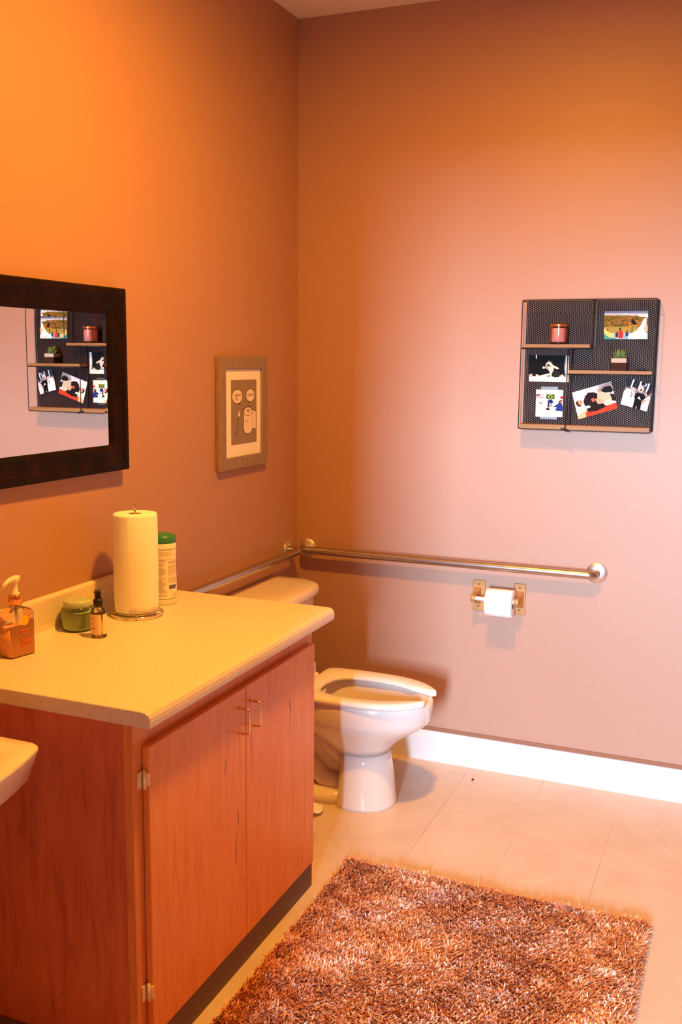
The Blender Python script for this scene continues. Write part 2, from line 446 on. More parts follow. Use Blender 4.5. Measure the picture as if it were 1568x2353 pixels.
# toilet roll figure
ar.poly([(.80, .465), (.97, .50), (.975, .80), (.80, .775)], INK); ar.poly([(.80, .475), (.96, .507), (.963, .79), (.80, .765)], CRM)
ar.ell(.645, .775, .180, .080, INK); ar.rect(.465, .50, .825, .775, INK); ar.ell(.645, .50, .180, .080, INK)
ar.ell(.645, .775, .168, .073, CRM); ar.rect(.477, .50, .813, .775, CRM); ar.ell(.645, .50, .168, .073, INK); ar.ell(.645, .498, .158, .066, CRM)
ar.ell(.650, .487, .066, .028, INK); ar.ell(.650, .487, .050, .020, (214, 190, 175))
for x in (.525, .63): ar.ell(x, .655, .014, .010, INK); ar.line([(x-.015, .632), (x+.015, .632)], .0012, INK)
ar.line([(.555, .70), (.58, .692), (.605, .70)], .0014, INK)
# brush figure
ar.line([(.245, .58), (.195, .82)], .0012, (110, 92, 70)); ar.line([(.275, .58), (.215, .82)], .0012, (110, 92, 70))
ar.rect(.225, .455, .325, .575, (176, 160, 148)); ar.ell(.285, .535, .035, .030, CRM); ar.line([(.21, .47), (.24, .45), (.32, .45), (.345, .465)], .0012, INK)
ar.ell(.185, .825, .016, .010, INK)
ar.build('print', pic)
TM = Matrix(((0, 0, 1, .0166), (1, 0, 0, 0), (0, 1, 0, 0), (0, 0, 0, 1)))
def tloc(xn, yn): return Matrix.Translation((0, -.598+.201*xn, 1.575-.238*yn)) @ TM
inkm = cmat(INK)
text_mesh('I HATE MY', .0125, tloc(.235, .235), inkm, 'lettering', pic, .92)
text_mesh('JOB...', .0125, tloc(.20, .295), inkm, 'lettering', pic, .92)
text_mesh('OH REALLY?', .0112, tloc(.745, .238), inkm, 'lettering', pic, .90)
settle(pic)

# ------------------------------------------------------------------ grab bars
def bend(p0, p1, off, r, n=8):
    """wall point p0 -> out by off -> along -> wall point p1, with round bends"""
    p0, p1, off = Vector(p0), Vector(p1), Vector(off); d = (p1-p0).normalized(); o_ = off.normalized()
    a, b = p0+off, p1+off; pts = [p0]
    for i in range(n+1):
        t = pi/2*i/n; pts.append(a-o_*r+d*r+(-d*r*math.cos(t)+o_*r*math.sin(t)))
    for i in range(n+1):
        t = pi/2*i/n; pts.append(b-o_*r-d*r+(d*r*math.sin(t)+o_*r*math.cos(t)))
    pts.append(p1); return pts
def grab(p0, p1, off, label, axis):
    t = thing('grab_bar', label, 'grab bar', 'steel safety rails around the toilet')
    b = MB(); b.tube(bend(p0, p1, off, .030), .0165, 24); b.build('rail', chrome, t)
    for p in (p0, p1):
        f = MB()
        s = 1 if axis == 'x' else -1
        prof = [(.040, 0), (.040, .003), (.0385, .005), (.020, .007), (.0175, .008)]
        if s < 0: prof = [(r, -h) for r, h in prof]
        f.lathe(p, prof, 40, axis=axis); f.build('flange', flangem, t)
    settle(t); return t
grab((.052, 0, .857), (1.267, 0, .857), (0, -.055, 0), 'long horizontal stainless steel grab bar on the back wall above the toilet paper', 'y')
grab((0, -1.028, .858), (0, -.092, .858), (.055, 0, 0), 'shorter stainless steel grab bar on the left wall behind the toilet tank', 'x')

# ------------------------------------------------------------------ toilet paper holder and roll
tph = thing('toilet_paper_holder', 'brass two-post toilet paper holder below the grab bar', 'toilet paper holder')
RY, RZ = -.074, .728
for x0, x1, s in ((.785, .835, 1), (.952, .998, -1)):
    p = MB(); p.box(x0, x1, -.008, 0, .662, .787); pl_ = p.build('mounting_plate', antiq, tph, bevel=.003)
    xc = (x0+x1)/2 - s*.004
    a = MB()
    rr_ = []
    for yy, hw_, hz in ((-.007, .014, .034), (-.014, .012, .030), (-.030, .008, .018), (-.060, .008, .013), (-.074, .008, .013)):
        zc = .724 if yy > -.02 else .727
        rr_.append([(xc-hw_, yy, zc-hz), (xc+hw_, yy, zc-hz), (xc+hw_, yy, zc+hz), (xc-hw_, yy, zc+hz)])
    a.loft(rr_, sm=False)
    a.lathe((xc-.009, RY, RZ), [(.0145, 0), (.0155, .002), (.0155, .016), (.0145, .018)], 28, axis='x')
    a.build('post', antiq, tph, bevel=.0015)
    for zz in (.681, .770):
        MB().lathe(((x0+x1)/2, -.0075, zz), [(.0048, 0), (.0044, -.0014), (.002, -.002)], 14, axis='y').build('screw', mat('screw_brass', (.30, .15, .06), .4, metal=.5), tph)
MB().lathe((.812, RY, RZ), [(.0085, 0), (.0085, .08), (.0098, .082), (.0098, .160)], 24, axis='x').build('roller', mat('white_plastic', (.88, .86, .86), .35), tph)
settle(tph)
tp = thing('toilet_paper_roll', 'white toilet paper roll hanging on the brass holder', 'toilet paper')
RCZ = RZ-.0085; X0, X1 = .862, .966
r_ = MB(); R1, R0 = .0545, .021
r_.lathe((X0, RY, RCZ), [(R0, 0), (R1-.001, 0), (R1, .001), (R1, X1-X0-.001), (R1-.001, X1-X0), (R0, X1-X0)], 64, axis='x', cap0=False, cap1=False)
r_.build('paper', tissue, tp)
MB().lathe((X0+.0005, RY, RCZ), [(R0, 0), (R0, X1-X0-.001), (R0-.002, X1-X0-.001), (R0-.002, 0), (R0, 0)], 40, axis='x', cap0=False, cap1=False).build('cardboard_core', card, tp)
# loose end lying over the back of the roll
le = MB(); vs = []; nW = 14
for i in range(9):
    a = math.radians(60-12*i)
    for j in range(nW+1):
        wv = .0008*math.sin(j*1.7)*(i == 0)
        vs.append((X0+(X1-X0)*j/nW, RY+math.cos(a)*(R1+.0012+wv), RCZ+math.sin(a)*(R1+.0012)+(.0012*math.sin(j*2.3) if i == 0 else 0)))
fs = [(i*(nW+1)+j, i*(nW+1)+j+1, (i+1)*(nW+1)+j+1, (i+1)*(nW+1)+j) for i in range(8) for j in range(nW)]
le.add(vs, fs, 0, True); le.build('loose_sheet', tissue, tp)
settle(tp)

# ------------------------------------------------------------------ toilet
toi = thing('toilet', 'white floor-standing toilet with open front seat between cabinet and back wall', 'toilet')
TY = -.475
def egg(x0, x1, hw, z, n=56, p=2.3, fx=.42, yo=0.):
    """egg plan: back x0, nose x1, widest at fx of the length"""
    xm = x0+(x1-x0)*fx; pts = []
    for i in range(n):
        a = 2*pi*i/n; c_, s_ = math.cos(a), math.sin(a)
        rx = (x1-xm) if c_ > 0 else (xm-x0)
        e = 2/p if c_ < 0 else 2/2.05
        X_ = xm+rx*math.copysign(abs(c_)**e, c_); Y_ = TY+yo+hw*math.copysign(abs(s_)**e, s_)
        pts.append((X_, Y_, z))
    return pts
bowl = MB()
bowl.loft([egg(.40, .60, .09, .205), egg(.36, .622, .104, .235), egg(.31, .650, .122, .262), egg(.275, .692, .145, .290), egg(.25, .733, .166, .318), egg(.24, .752, .176, .336), egg(.235, .760, .179, .352), egg(.235, .766, .182, .38), egg(.235, .768, .183, .400), egg(.235, .768, .182, .418),
           egg(.24, .763, .178, .4225), egg(.28, .728, .142, .4225), egg(.285, .722, .136, .412), egg(.30, .705, .128, .36), egg(.33, .665, .108, .30), egg(.37, .61, .08, .25), egg(.42, .56, .045, .222)], sm=True)
bo = bowl.build('bowl', porc, toi)
ped = MB()
ped.loft([egg(.415, .632, .118, .0, p=3), egg(.415, .634, .119, .012, p=3), egg(.42, .628, .112, .05, p=3), egg(.425, .622, .105, .12, p=3), egg(.43, .612, .098, .175, p=3), egg(.43, .605, .096, .205, p=3)], sm=True)
ped.build('pedestal', porc, toi, bevel=0)
wt = MB(); wt.add(egg(.345, .635, .090, .285), [tuple(range(56))], 0, False); tag(wt.build('water', mat('bowl_water_shade', (.30, .22, .14), .04, spec=.6), toi), 'still water in the bowl, tinted dark for the shade inside it')  # water surface added dark brown; its colour stands in for shade in the bowl
# recessed trapway behind the pedestal, base foot, shelf under the tank
tr = MB()
tr.loft([egg(.10, .45, .035, .0, p=4), egg(.10, .45, .032, .12, p=4), egg(.10, .45, .035, .20, p=4), egg(.10, .40, .06, .27, p=4), egg(.06, .34, .10, .34, p=4), egg(.04, .34, .135, .395, p=5), egg(.04, .34, .135, .412, p=5)], sm=True)
tr.tube([(.45, TY-.030, .06), (.36, TY-.036, .075), (.28, TY-.038, .15), (.22, TY-.038, .235), (.15, TY-.036, .28)], [.028, .034, .036, .036, .03], 16)
tr.tube([(.45, TY-.03, .15), (.39, TY-.036, .20), (.33, TY-.036, .26), (.29, TY-.03, .32)], [.02, .026, .026, .02], 14)
tr.build('trapway', porc, toi)
ft = MB(); ft.loft([egg(.12, .50, .118, .0, p=4), egg(.12, .50, .118, .028, p=4), egg(.13, .50, .108, .042, p=4), egg(.15, .49, .07, .055, p=4)], sm=True)
ft.lathe((.30, TY-.095, .036), [(.014, 0), (.013, .012), (.006, .018)], 16)
ft.build('foot', porc, toi)
# tank + lid
def tankring(x0, x1, y0, y1, z, r, bow=0., n=10):
    pts = [(x0, y0, z)]
    ym = (y0+y1)/2; hw = (y1-y0)/2
    for i in range(n+1):
        t = -pi/2+pi/2*i/n; pts.append((x1-r+r*math.cos(t), y0+r+r*math.sin(t), z))
    for i in range(1, 12): pts.append((x1, y0+r+(y1-y0-2*r)*i/12, z))
    for i in range(n+1):
        t = pi/2*i/n; pts.append((x1-r+r*math.cos(t), y1-r+r*math.sin(t), z))
    pts.append((x0, y1, z))
    return [(x+bow*max(0, (x-x0)/(x1-x0))*(1-((y-ym)/hw)**2), y, z_) for x, y, z_ in pts]
tk = MB(); tk.loft([tankring(.02, .185, TY-.215, TY+.215, .412, .05, .02), tankring(.015, .195, TY-.225, TY+.225, .45, .06, .025), tankring(.012, .205, TY-.232, TY+.232, .735, .07, .028)], sm=False)
tkm = tk.build('tank', porc, toi, bevel=.006)
ld = MB(); ld.loft([tankring(.006, .220, TY-.245, TY+.245, .736, .085, .028), tankring(.004, .225, TY-.248, TY+.250, .744, .088, .028), tankring(.004, .225, TY-.248, TY+.250, .764, .088, .028),
                    tankring(.006, .219, TY-.242, TY+.244, .774, .085, .028), tankring(.012, .200, TY-.225, TY+.227, .7785, .08, .028), tankring(.035, .15, TY-.17, TY+.17, .780, .06, .02)], sm=True)
ld.build('tank_lid', porc, toi)
# open-front seat
st = MB()
def seatline(inner):
    """half outline from the front gap to the back, y>0 side, local y"""
    pts = []
    if not inner:
        for i in range(25):
            t = i/24; a = .34+t*(pi/2-.34)
            pts.append((.50+.278*math.cos(a)**.9, .188*math.sin(a)**.92))
        pts += [(.44, .190), (.38, .188), (.32, .182), (.296, .172), (.287, .163), (.284, .150), (.284, 0)]
    else:
        for i in range(25):
            t = i/24; a = .40+t*(pi/2-.40)
            pts.append((.49+.218*math.cos(a)**.9+.055*max(0, (1-t*3.2))**1.5, .118*math.sin(a)**.9))
        pts += [(.44, .117), (.40, .108), (.37, .088), (.352, .06), (.345, .03), (.343, .012), (.343, 0)]
    return pts
O_, I_ = seatline(False), seatline(True); nS = len(O_)
def seatring(z0, z1, o_in, i_out):
    pass
def shrink(o, i, k): return ((o[0]+(i[0]-o[0])*k, o[1]+(i[1]-o[1])*k))
zs = [(0., .424), (0.0, .436), (.06, .4435), (.20, .4465), (.55, .446), (.85, .442), (.97, .437), (1., .430), (1., .424)]
path = []
for sgn in (1, -1):
    idx = range(nS) if sgn == 1 else range(nS-2, -1, -1)
    for q in idx:
        path.append([(shrink(O_[q], I_[q], k)[0], TY+sgn*shrink(O_[q], I_[q], k)[1], z) for k, z in zs])
st.loft(path, sm=True)
seat = st.build('seat', seatm, toi)
for s in (-1, 1):
    h = MB(); h.lathe((.268, TY+s*.072-.02, .434), [(.010, 0), (.012, .004), (.012, .036), (.010, .04)], 18, axis='y'); h.box(.255, .295, TY+s*.072-.016, TY+s*.072+.016, .422, .434)
    h.build('seat_hinge', seatm, toi)
ba = MB(); ba.tube([(.232, TY-.16, .66), (.246, TY-.16, .66)], .01, 12); ba.tube([(.244, TY-.16, .66), (.248, TY-.10, .652)], .006, 10); ba.build('flush_lever', shinyc, toi)
settle(toi)
# crumpled tissue lying by the foot of the toilet, behind the cabinet corner
ts = MB(); R_ = random.Random(3); vs = []; nn = 9
for i in range(nn):
    for j in range(nn):
        u, v = i/(nn-1)-.5, j/(nn-1)-.5
        vs.append((.345+u*.13+.01*math.sin(7*v), -.675+v*.10+.008*math.sin(9*u), .006+.018*abs(math.sin(6*u+4*v))+R_.random()*.010))
ts.add(vs, [(i*nn+j, (i+1)*nn+j, (i+1)*nn+j+1, i*nn+j+1) for i in range(nn-1) for j in range(nn-1)], 0, True)
o = ts.build('tissue_scrap', tissue, sub=1); tag(o, 'crumpled white tissue on the floor between toilet foot and cabinet', 'tissue')
# little dark crumb on the floor
o = MB().sphere((.843, -.138, .0035), .0045, 10, sc=(1.2, .8, .8)).build('floor_crumb', mat('crumb', (.05, .02, .012), .8))
tag(o, 'tiny dark brown crumb on the tile floor near the baseboard', 'crumb')

# ------------------------------------------------------------------ wall shelf unit
SX0, SX1, SZ0, SZ1, SY, BY = .960, 1.440, 1.402, 1.878, -.078, -.012
sh = thing('wall_shelf', 'square black wire wall shelf with perforated back and three oak boards', 'shelf')
wr = .0021
w = MB()
def loop(x0, x1, z0, z1, y, r=.006):
    pts = []
    for cx, cz, a in ((x1-r, z1-r, 0), (x0+r, z1-r, pi/2), (x0+r, z0+r, pi), (x1-r, z0+r, 3*pi/2)):
        pts += [(cx+r*math.cos(a+pi/2*i/4), y, cz+r*math.sin(a+pi/2*i/4)) for i in range(5)]
    return pts
w.tube(loop(SX0, SX1, SZ0, SZ1, SY), wr, 8, closed=True); w.tube(loop(SX0+.004, SX1+.002, SZ0+.004, SZ1-.001, BY, .004), wr, 8, closed=True)
for x in (SX0, SX1):
    for z in (SZ0, SZ1): w.tube([(x, SY, z+(-.003 if z == SZ1 else .003)), (x+.002, -.002, z+(-.003 if z == SZ1 else .003))], wr, 8)
w.build('wire_frame', black, sh)
# partition loops: upper right of shelf 1, lower one down the middle
Z1S, Z2S = 1.706, 1.611
d1 = MB(); d1.tube([(1.219, SY, SZ1), (1.219, SY, Z1S-.004), (1.222, BY, Z1S-.004), (1.222, BY, SZ1)], wr, 8); d1.tube([(1.219, SY, SZ1), (1.222, BY, SZ1)], wr, 8)
d1.box(1.2205, 1.2245, BY-.006, BY+.002, Z1S-.004, SZ1); d1.build('partition', black, sh)
d2 = MB(); d2.tube([(1.134, SY, Z1S-.004), (1.136, SY, SZ0)], wr, 8); d2.tube([(1.142, BY-.003, Z1S-.004), (1.144, BY-.003, SZ0)], .0026, 8); d2.tube([(1.134, SY, Z1S-.004), (1.142, BY, Z1S-.004)], wr, 8); d2.build('partition', black, sh)
def hexmesh():
    m = bpy.data.materials.new('perforated_black_sheet'); m.use_nodes = True; MATS['perf'] = m
    b = m.node_tree.nodes['Principled BSDF']; b.inputs['Base Color'].default_value = (.020, .012, .013, 1); b.inputs['Roughness'].default_value = .7; b.inputs['Specular IOR Level'].default_value = .12
    tc = N(m, 'ShaderNodeTexCoord'); sp = N(m, 'ShaderNodeSeparateXYZ'); L(m, tc.outputs['Object'], sp.inputs[0])
    px, pz = .0140, .0081
    ds = []
    for off in (0, .5):
        fx = math_node(m, 'MULTIPLY', math_node(m, 'SUBTRACT', math_node(m, 'FRACT', math_node(m, 'ADD', math_node(m, 'DIVIDE', sp.outputs[0], px), off+50)), .5), px)
        fz = math_node(m, 'MULTIPLY', math_node(m, 'SUBTRACT', math_node(m, 'FRACT', math_node(m, 'ADD', math_node(m, 'DIVIDE', sp.outputs[2], pz), off+50)), .5), pz)
        ds.append(math_node(m, 'ADD', math_node(m, 'MULTIPLY', fx, fx), math_node(m, 'MULTIPLY', fz, fz)))
    d = math_node(m, 'MINIMUM', *ds)
    hole = math_node(m, 'GREATER_THAN', d, .00190**2)
    L(m, hole, b.inputs['Alpha']); return m
MB().add([(SX0+.008, BY, SZ0+.005), (SX1, BY, SZ0+.005), (SX1, BY, SZ1-.003), (SX0+.008, BY, SZ1-.003)], [(0, 1, 2, 3)]).build('perforated_back', hexmesh(), sh)
MB().box(SX0+.003, 1.212, SY+.003, BY-.001, Z1S-.001, Z1S+.011).build('shelf_board', shelfwood, sh)
MB().box(1.140, 1.434, SY+.003, BY-.001, Z2S, Z2S+.012).build('shelf_board', shelfwood, sh)
MB().box(SX0+.003, SX1-.003, SY+.003, BY-.001, SZ0+.001, SZ0+.018).build('shelf_board', shelfwood, sh)
w = MB(); w.tube([(SX0, SY, Z1S-.004), (1.219, SY, Z1S-.004)], wr, 8); w.tube([(1.134, SY, Z2S-.003), (SX1, SY, Z2S-.003)], wr, 8)
w.tube([(1.434, SY, Z2S), (1.434, BY, Z2S)], wr, 8); w.tube([(SX0, SY, Z1S-.004), (SX0+.005, BY, Z1S-.004)], wr, 8); w.tube([(1.142, BY, Z2S-.003), (SX1, BY, Z2S-.003)], wr, 8)
w.build('support_wires', black, sh)
tie = MB()
for k, (dx, dz, r) in enumerate(((-.010, .003, .005), (.003, -.001, .006), (.012, -.005, .004))):
    tie.tube([(1.136+dx+r*math.cos(a), SY-.004+.003*math.sin(a*2+k), SZ0+.002+dz+r*.6*math.sin(a)) for a in np.linspace(0, 2*pi, 14)[:-1]], .0017, 8, closed=True)
tie.build('twist_tie', black, sh)
settle(sh)
TOP1, TOP2 = Z1S+.011, Z2S+.012

def photo(name, tl, tr_, bl, paper, y=-.0145):
    return Art((tl[0], y, tl[1]), (tr_[0]-tl[0], 0, tr_[1]-tl[1]), (bl[0]-tl[0], 0, bl[1]-tl[1]), (0, -1, 0), paper, .0006)
PG = 'photographs on the wall shelf'
rnd = random.Random(5)
# A: landscape snapshot
A = photo('A', (1.250, 1.8385), (1.404, 1.839), (1.253, 1.7375), (225, 232, 240))
A.rect(0, 0, 1, .07, (120, 130, 155)); A.rect(0, .07, 1, .13, (165, 172, 190))
top = [(0, .15)]+[(i/24, .13+.02*rnd.random()+.10*(i/24)**3) for i in range(1, 24)]+[(1, .25)]
A.poly(top+[(1, .60), (0, .60)], (126, 98, 42))
for i in range(70):
    x, y = rnd.random(), .17+.36*rnd.random()
    if x > .8 and y < .28: continue
    A.ell(x, y, .02+.03*rnd.random(), .015+.02*rnd.random(), rnd.choice([(150, 88, 34), (96, 84, 30), (70, 70, 28), (186, 116, 44), (110, 112, 40), (165, 100, 60)]), 7)
A.rect(0, .57, 1, .80, (142, 140, 70))
for y in (.57, .63, .67, .71, .75): A.line([(0, y), (1, y-.01)], .0010, (200, 150, 70))
A.rect(0, .78, 1, 1, (150, 180, 180))
A.poly([(0, .60), (.05, .66), (.12, .76), (.22, .80), (.24, .95), (.12, .93), (0, .80)], (228, 200, 120)); A.poly([(0, .80), (.12, .93), (.24, .95), (.3, 1), (0, 1)], (70, 150, 150))
A.line([(.48, .60), (.58, .55), (.80, .51)], .003, (240, 140, 20)); A.line([(.57, .55), (.64, .36), (.70, .45)], .003, (236, 130, 30)); A.line([(.73, .33), (.82, .50)], .003, (236, 130, 30)); A.line([(.44, .80), (.50, .58)], .003, (240, 140, 30))
A.poly([(.61, .38), (.66, .31), (.70, .34), (.75, .47), (.66, .47)], (26, 26, 40)); A.ell(.67, .29, .018, .028, (70, 40, 30))
A.line([(.65, .56), (.64, .97)], .0025, (30, 25, 20))
A.poly([(.97, .25), (.90, .30), (.84, .52), (.76, .68), (.60, .82), (.50, .97), (1, .98), (1, .85), (.94, .72), (.97, .5)], (252, 250, 245)); A.ell(.97, .62, .05, .13, (214, 180, 150), 16); A.poly([(.62, .90), (.8, .86), (1, .93), (1, 1), (.55, 1)], (205, 226, 225))
A.poly([(.33, .72), (.37, .68), (.42, .70), (.45, .84), (.44, .97), (.34, .97)], (225, 52, 50)); A.ell(.375, .635, .022, .04, (48, 28, 20)); A.poly([(.27, .78), (.32, .74), (.33, .93), (.27, .93)], (50, 45, 60)); A.ell(.085, .67, .025, .035, (200, 40, 40))
A.poly([(.50, .76), (.55, .74), (.57, .88), (.50, .92)], (50, 58, 110)); A.ell(.535, .71, .015, .03, (80, 50, 35)); A.rect(.505, .9, .555, .99, (120, 170, 220))
tag(A.build('photograph'), 'colour snapshot of hills and a red-shirted person, upper right of the wall shelf', 'photograph', PG)
# B: black and white wrestler
B = photo('B', (.979, 1.677), (1.129, 1.6765), (.981, 1.5785), (16, 14, 14))
B.rect(0, .80, 1, 1, (245, 232, 214)); B.poly([(0, .74), (.08, .70), (.10, .82), (0, .82)], (190, 170, 150)); B.poly([(.16, .74), (.2, .72), (.26, .77), (.45, .70), (.5, .68), (.54, .73), (.42, .81), (.2, .80)], (225, 210, 195))
B.poly([(.36, .42), (.40, .44), (.44, .28), (.48, .24), (.60, .36), (.72, .44), (.76, .50), (.70, .52), (.62, .46), (.62, .56), (.57, .70), (.58, .83), (.53, .84), (.52, .62), (.46, .50), (.42, .46), (.46, .40), (.56, .42), (.48, .32), (.42, .42), (.40, .50), (.36, .48)], (215, 200, 188))
B.poly([(.48, .20), (.54, .24), (.60, .34), (.52, .32)], (200, 186, 175)); B.ell(.365, .465, .028, .04, (235, 225, 210)); B.ell(.465, .47, .04, .05, (180, 165, 155))
B.poly([(.60, .58), (.72, .56), (.78, .66), (.78, .80), (.64, .83), (.60, .74)], (36, 33, 33)); B.poly([(.76, .78), (.84, .70), (.90, .80), (.80, .82)], (200, 188, 176))
B.poly([(.93, 0), (1, 0), (1, 1), (.95, 1), (.91, .5)], (225, 235, 245)); B.poly([(.91, 0), (.93, 0), (.91, .5), (.93, .8), (.90, .8), (.88, .4)], (110, 135, 155))
tag(B.build('photograph'), 'black and white photo of a crouching wrestler, left compartment below the pink candle', 'photograph', PG)
# C: flags
C = photo('C', (1.010, 1.5485), (1.112, 1.549), (1.0115, 1.446), (246, 226, 205))
C.rect(0, .80, 1, 1, (250, 234, 222)); C.rect(0, .16, .28, .34, (226, 150, 150)); 
for i in range(3): C.rect(.0, .20+.05*i, .28, .222+.05*i, (240, 205, 200))
C.rect(0, .16, .14, .25, (110, 105, 120))
C.rect(.38, .17, .69, .34, (58, 96, 40)); C.poly([(.43, .255), (.535, .185), (.64, .255), (.535, .325)], (236, 196, 30)); C.ell(.535, .255, .042, .045, (24, 44, 80))
C.ell(.955, .28, .055, .055, (222, 32, 40))
C.poly([(.02, .40), (.06, .34), (.14, .36), (.27, .42), (.28, .72), (.02, .74)], (255, 240, 228)); C.rect(.13, .45, .16, .52, (60, 40, 50)); C.rect(.20, .46, .23, .55, (60, 40, 50))
C.poly([(.46, .36), (.60, .35), (.65, .46), (.60, .52), (.48, .50), (.44, .44)], (48, 62, 130)); C.poly([(.44, .44), (.52, .52), (.52, .66), (.44, .62)], (70, 30, 60)); C.poly([(.50, .52), (.62, .50), (.63, .74), (.54, .72)], (250, 240, 232)); C.poly([(.36, .74), (.44, .64), (.52, .70), (.53, .76)], (36, 28, 44)); C.ell(.565, .43, .05, .045, (26, 32, 66)); C.ell(.57, .57, .03, .03, (36, 24, 24))
C.poly([(.65, .62), (.78, .54), (.86, .48), (.96, .48), (1, .62), (1, .78), (.72, .76), (.78, .64)], (40, 56, 128)); C.ell(.91, .43, .055, .05, (170, 110, 80)); C.poly([(.82, .43), (.97, .37), (.98, .41), (.84, .45)], (90, 60, 44)); C.ell(.87, .48, .03, .03, (60, 30, 30))
tag(C.build('photograph'), 'square photo with small national flags, lower left compartment of the wall shelf', 'photograph', PG)
# D: tilted grappling photo
D = photo('D', (1.1455, 1.5395), (1.2865, 1.584), (1.1735, 1.4405), (240, 222, 220))
D.poly([(0, .35), (.40, .55), (.35, 1), (0, 1)], (252, 230, 205)); D.poly([(0, .88), (.30, .70), (.40, 1), (0, 1)], (245, 180, 130)); D.poly([(.22, .82), (.60, .76), (1, .78), (1, 1), (.20, 1)], (205, 62, 40)); D.poly([(.70, 0), (1, 0), (1, .25), (.86, .20), (.66, .26), (.60, .14)], (205, 180, 170)); D.poly([(.60, .20), (.78, .05), (1, .02), (1, .10), (.80, .18), (.68, .30)], (170, 140, 130))
D.poly([(.70, .22), (.80, .12), (.96, .14), (1, .30), (.96, .38), (.84, .34), (.72, .32)], (30, 26, 26)); D.poly([(.90, .40), (1, .46), (1, .72), (.90, .66)], (34, 30, 30))
D.poly([(.58, .26), (.70, .24), (.90, .42), (.92, .62), (.84, .76), (.74, .74), (.66, .56), (.56, .50)], (196, 180, 155)); D.poly([(.74, .60), (.90, .60), (.88, .80), (.74, .78)], (214, 198, 172))
D.poly([(.28, .28), (.38, .16), (.52, .20), (.60, .28), (.58, .44), (.70, .70), (.74, .82), (.50, .88), (.28, .84), (.24, .60), (.22, .44)], (34, 22, 22)); D.ell(.30, .66, .07, .05, (240, 225, 210), 12, .3)
D.ell(.12, .44, .080, .10, (205, 140, 112), rot=.2); D.poly([(.03, .40), (.08, .32), (.10, .50), (.17, .56), (.10, .58), (.04, .50)], (60, 32, 26))
D.ell(.44, .40, .06, .07, (38, 20, 20)); D.poly([(.42, .42), (.50, .40), (.52, .52), (.44, .54)], (190, 100, 80)); D.poly([(.52, .46), (.60, .44), (.72, .60), (.66, .68), (.56, .66)], (222, 160, 130))
D.line([(.29, .22), (.28, .40)], .0012, (90, 70, 75))
tag(D.build('photograph'), 'tilted photo of two people grappling on a red mat, lower right compartment', 'photograph', PG)
# E: medal photo, tilted the other way
E_ = photo('E', (1.3445, 1.5985), (1.4390, 1.5740), (1.3245, 1.5015), (96, 84, 88), y=-.0165)
E_.rect(0, 0, 1, .30, (52, 46, 52)); E_.rect(0, .35, 1, 1, (150, 130, 130))
for i in range(26):
    x = rnd.random(); y = rnd.random()*.42
    E_.poly([(x, y), (x+.04, y+.01), (x+.03, y+.06+.08*rnd.random()), (x-.005, y+.07)], rnd.choice([(20, 16, 20), (200, 190, 195), (120, 108, 116), (236, 226, 226), (40, 34, 40)]))
for x in (.22, .50, .80): E_.poly([(x, .0), (x+.06, .0), (x+.02, .34), (x-.03, .34)], (244, 238, 240)); E_.poly([(x+.08, .02), (x+.13, .03), (x+.10, .26), (x+.07, .26)], (22, 18, 22))
E_.poly([(0, .50), (.10, .36), (.30, .38), (.44, .48), (.46, 1), (0, 1)], (250, 232, 226)); E_.ell(.34, .32, .085, .10, (224, 180, 165)); E_.poly([(.26, .26), (.34, .18), (.43, .25), (.42, .30), (.30, .28)], (50, 36, 34)); E_.line([(.27, .44), (.31, .66), (.37, .46)], .0022, (90, 70, 120))
E_.poly([(.42, .48), (.50, .42), (.74, .42), (.84, .54), (.80, .66), (.72, .64), (.74, 1), (.46, 1), (.46, .66), (.42, .62)], (16, 13, 15)); E_.ell(.60, .26, .088, .13, (232, 196, 184)); E_.ell(.60, .31, .030, .045, (60, 20, 22)); E_.poly([(.54, .62), (.60, .54), (.68, .66)], (230, 220, 214)); E_.rect(.57, .92, .60, 1, (200, 180, 180))
E_.poly([(.80, .58), (.95, .44), (1, .50), (1, 1), (.76, 1), (.74, .78)], (250, 226, 214)); E_.ell(.88, .34, .07, .08, (40, 32, 34)); E_.poly([(.72, .70), (.86, .58), (.90, .62), (.76, .80)], (214, 150, 130)); E_.poly([(.92, .56), (.97, .54), (.95, .66)], (236, 170, 60))
tag(E_.build('photograph'), 'photo of a medal winner beside a shouting man in black shirt, right edge of shelf', 'photograph', PG)
# small pale round disks on three prints, and a white clip
mg = mat('clear_disk', (.85, .83, .82), .1, spec=.8)
for (x, z, lab, yy) in ((1.327, 1.8285, 'small round clear magnet on the top of the landscape snapshot', -.0160), (1.0605, 1.5865, 'small round clear magnet at the foot of the wrestler photo', -.0165), (1.211, 1.5555, 'small round clear magnet on the tilted grappling photo', -.0170)):
    o = MB().lathe((x, yy, z), [(.0036, 0), (.0036, -.002), (.0026, -.0034)], 18, axis='y').build('disk', mg); tag(o, lab, 'disk', 'clear disks on the wall shelf')
o = MB().loft([[(1.0065+dx*k, yy, 1.672+dz) for dx, dz in ((-.002, .009), (.0015, .009), (.003, -.004), (0, -.009), (-.003, -.004))] for k, yy in ((1, -.0156), (.7, -.019))]).build('photo_clip', mat('white_clip', (.75, .73, .7), .3)); tag(o, 'small white clip at the top of the wrestler photo', 'clip')
tapem = clear('adhesive_tape', (.80, .76, .74), .3, .5)
for z0, z1, lab in ((1.5495, 1.560, 'strip of clear tape above the square flag photo'), (1.437, 1.4462, 'strip of clear tape below the square flag photo')):
    o = MB().box(1.028, 1.092, -.0135, -.0130, z0, z1).build('tape_strip', tapem); tag(o, lab, 'tape', 'clear tape on the wall shelf')

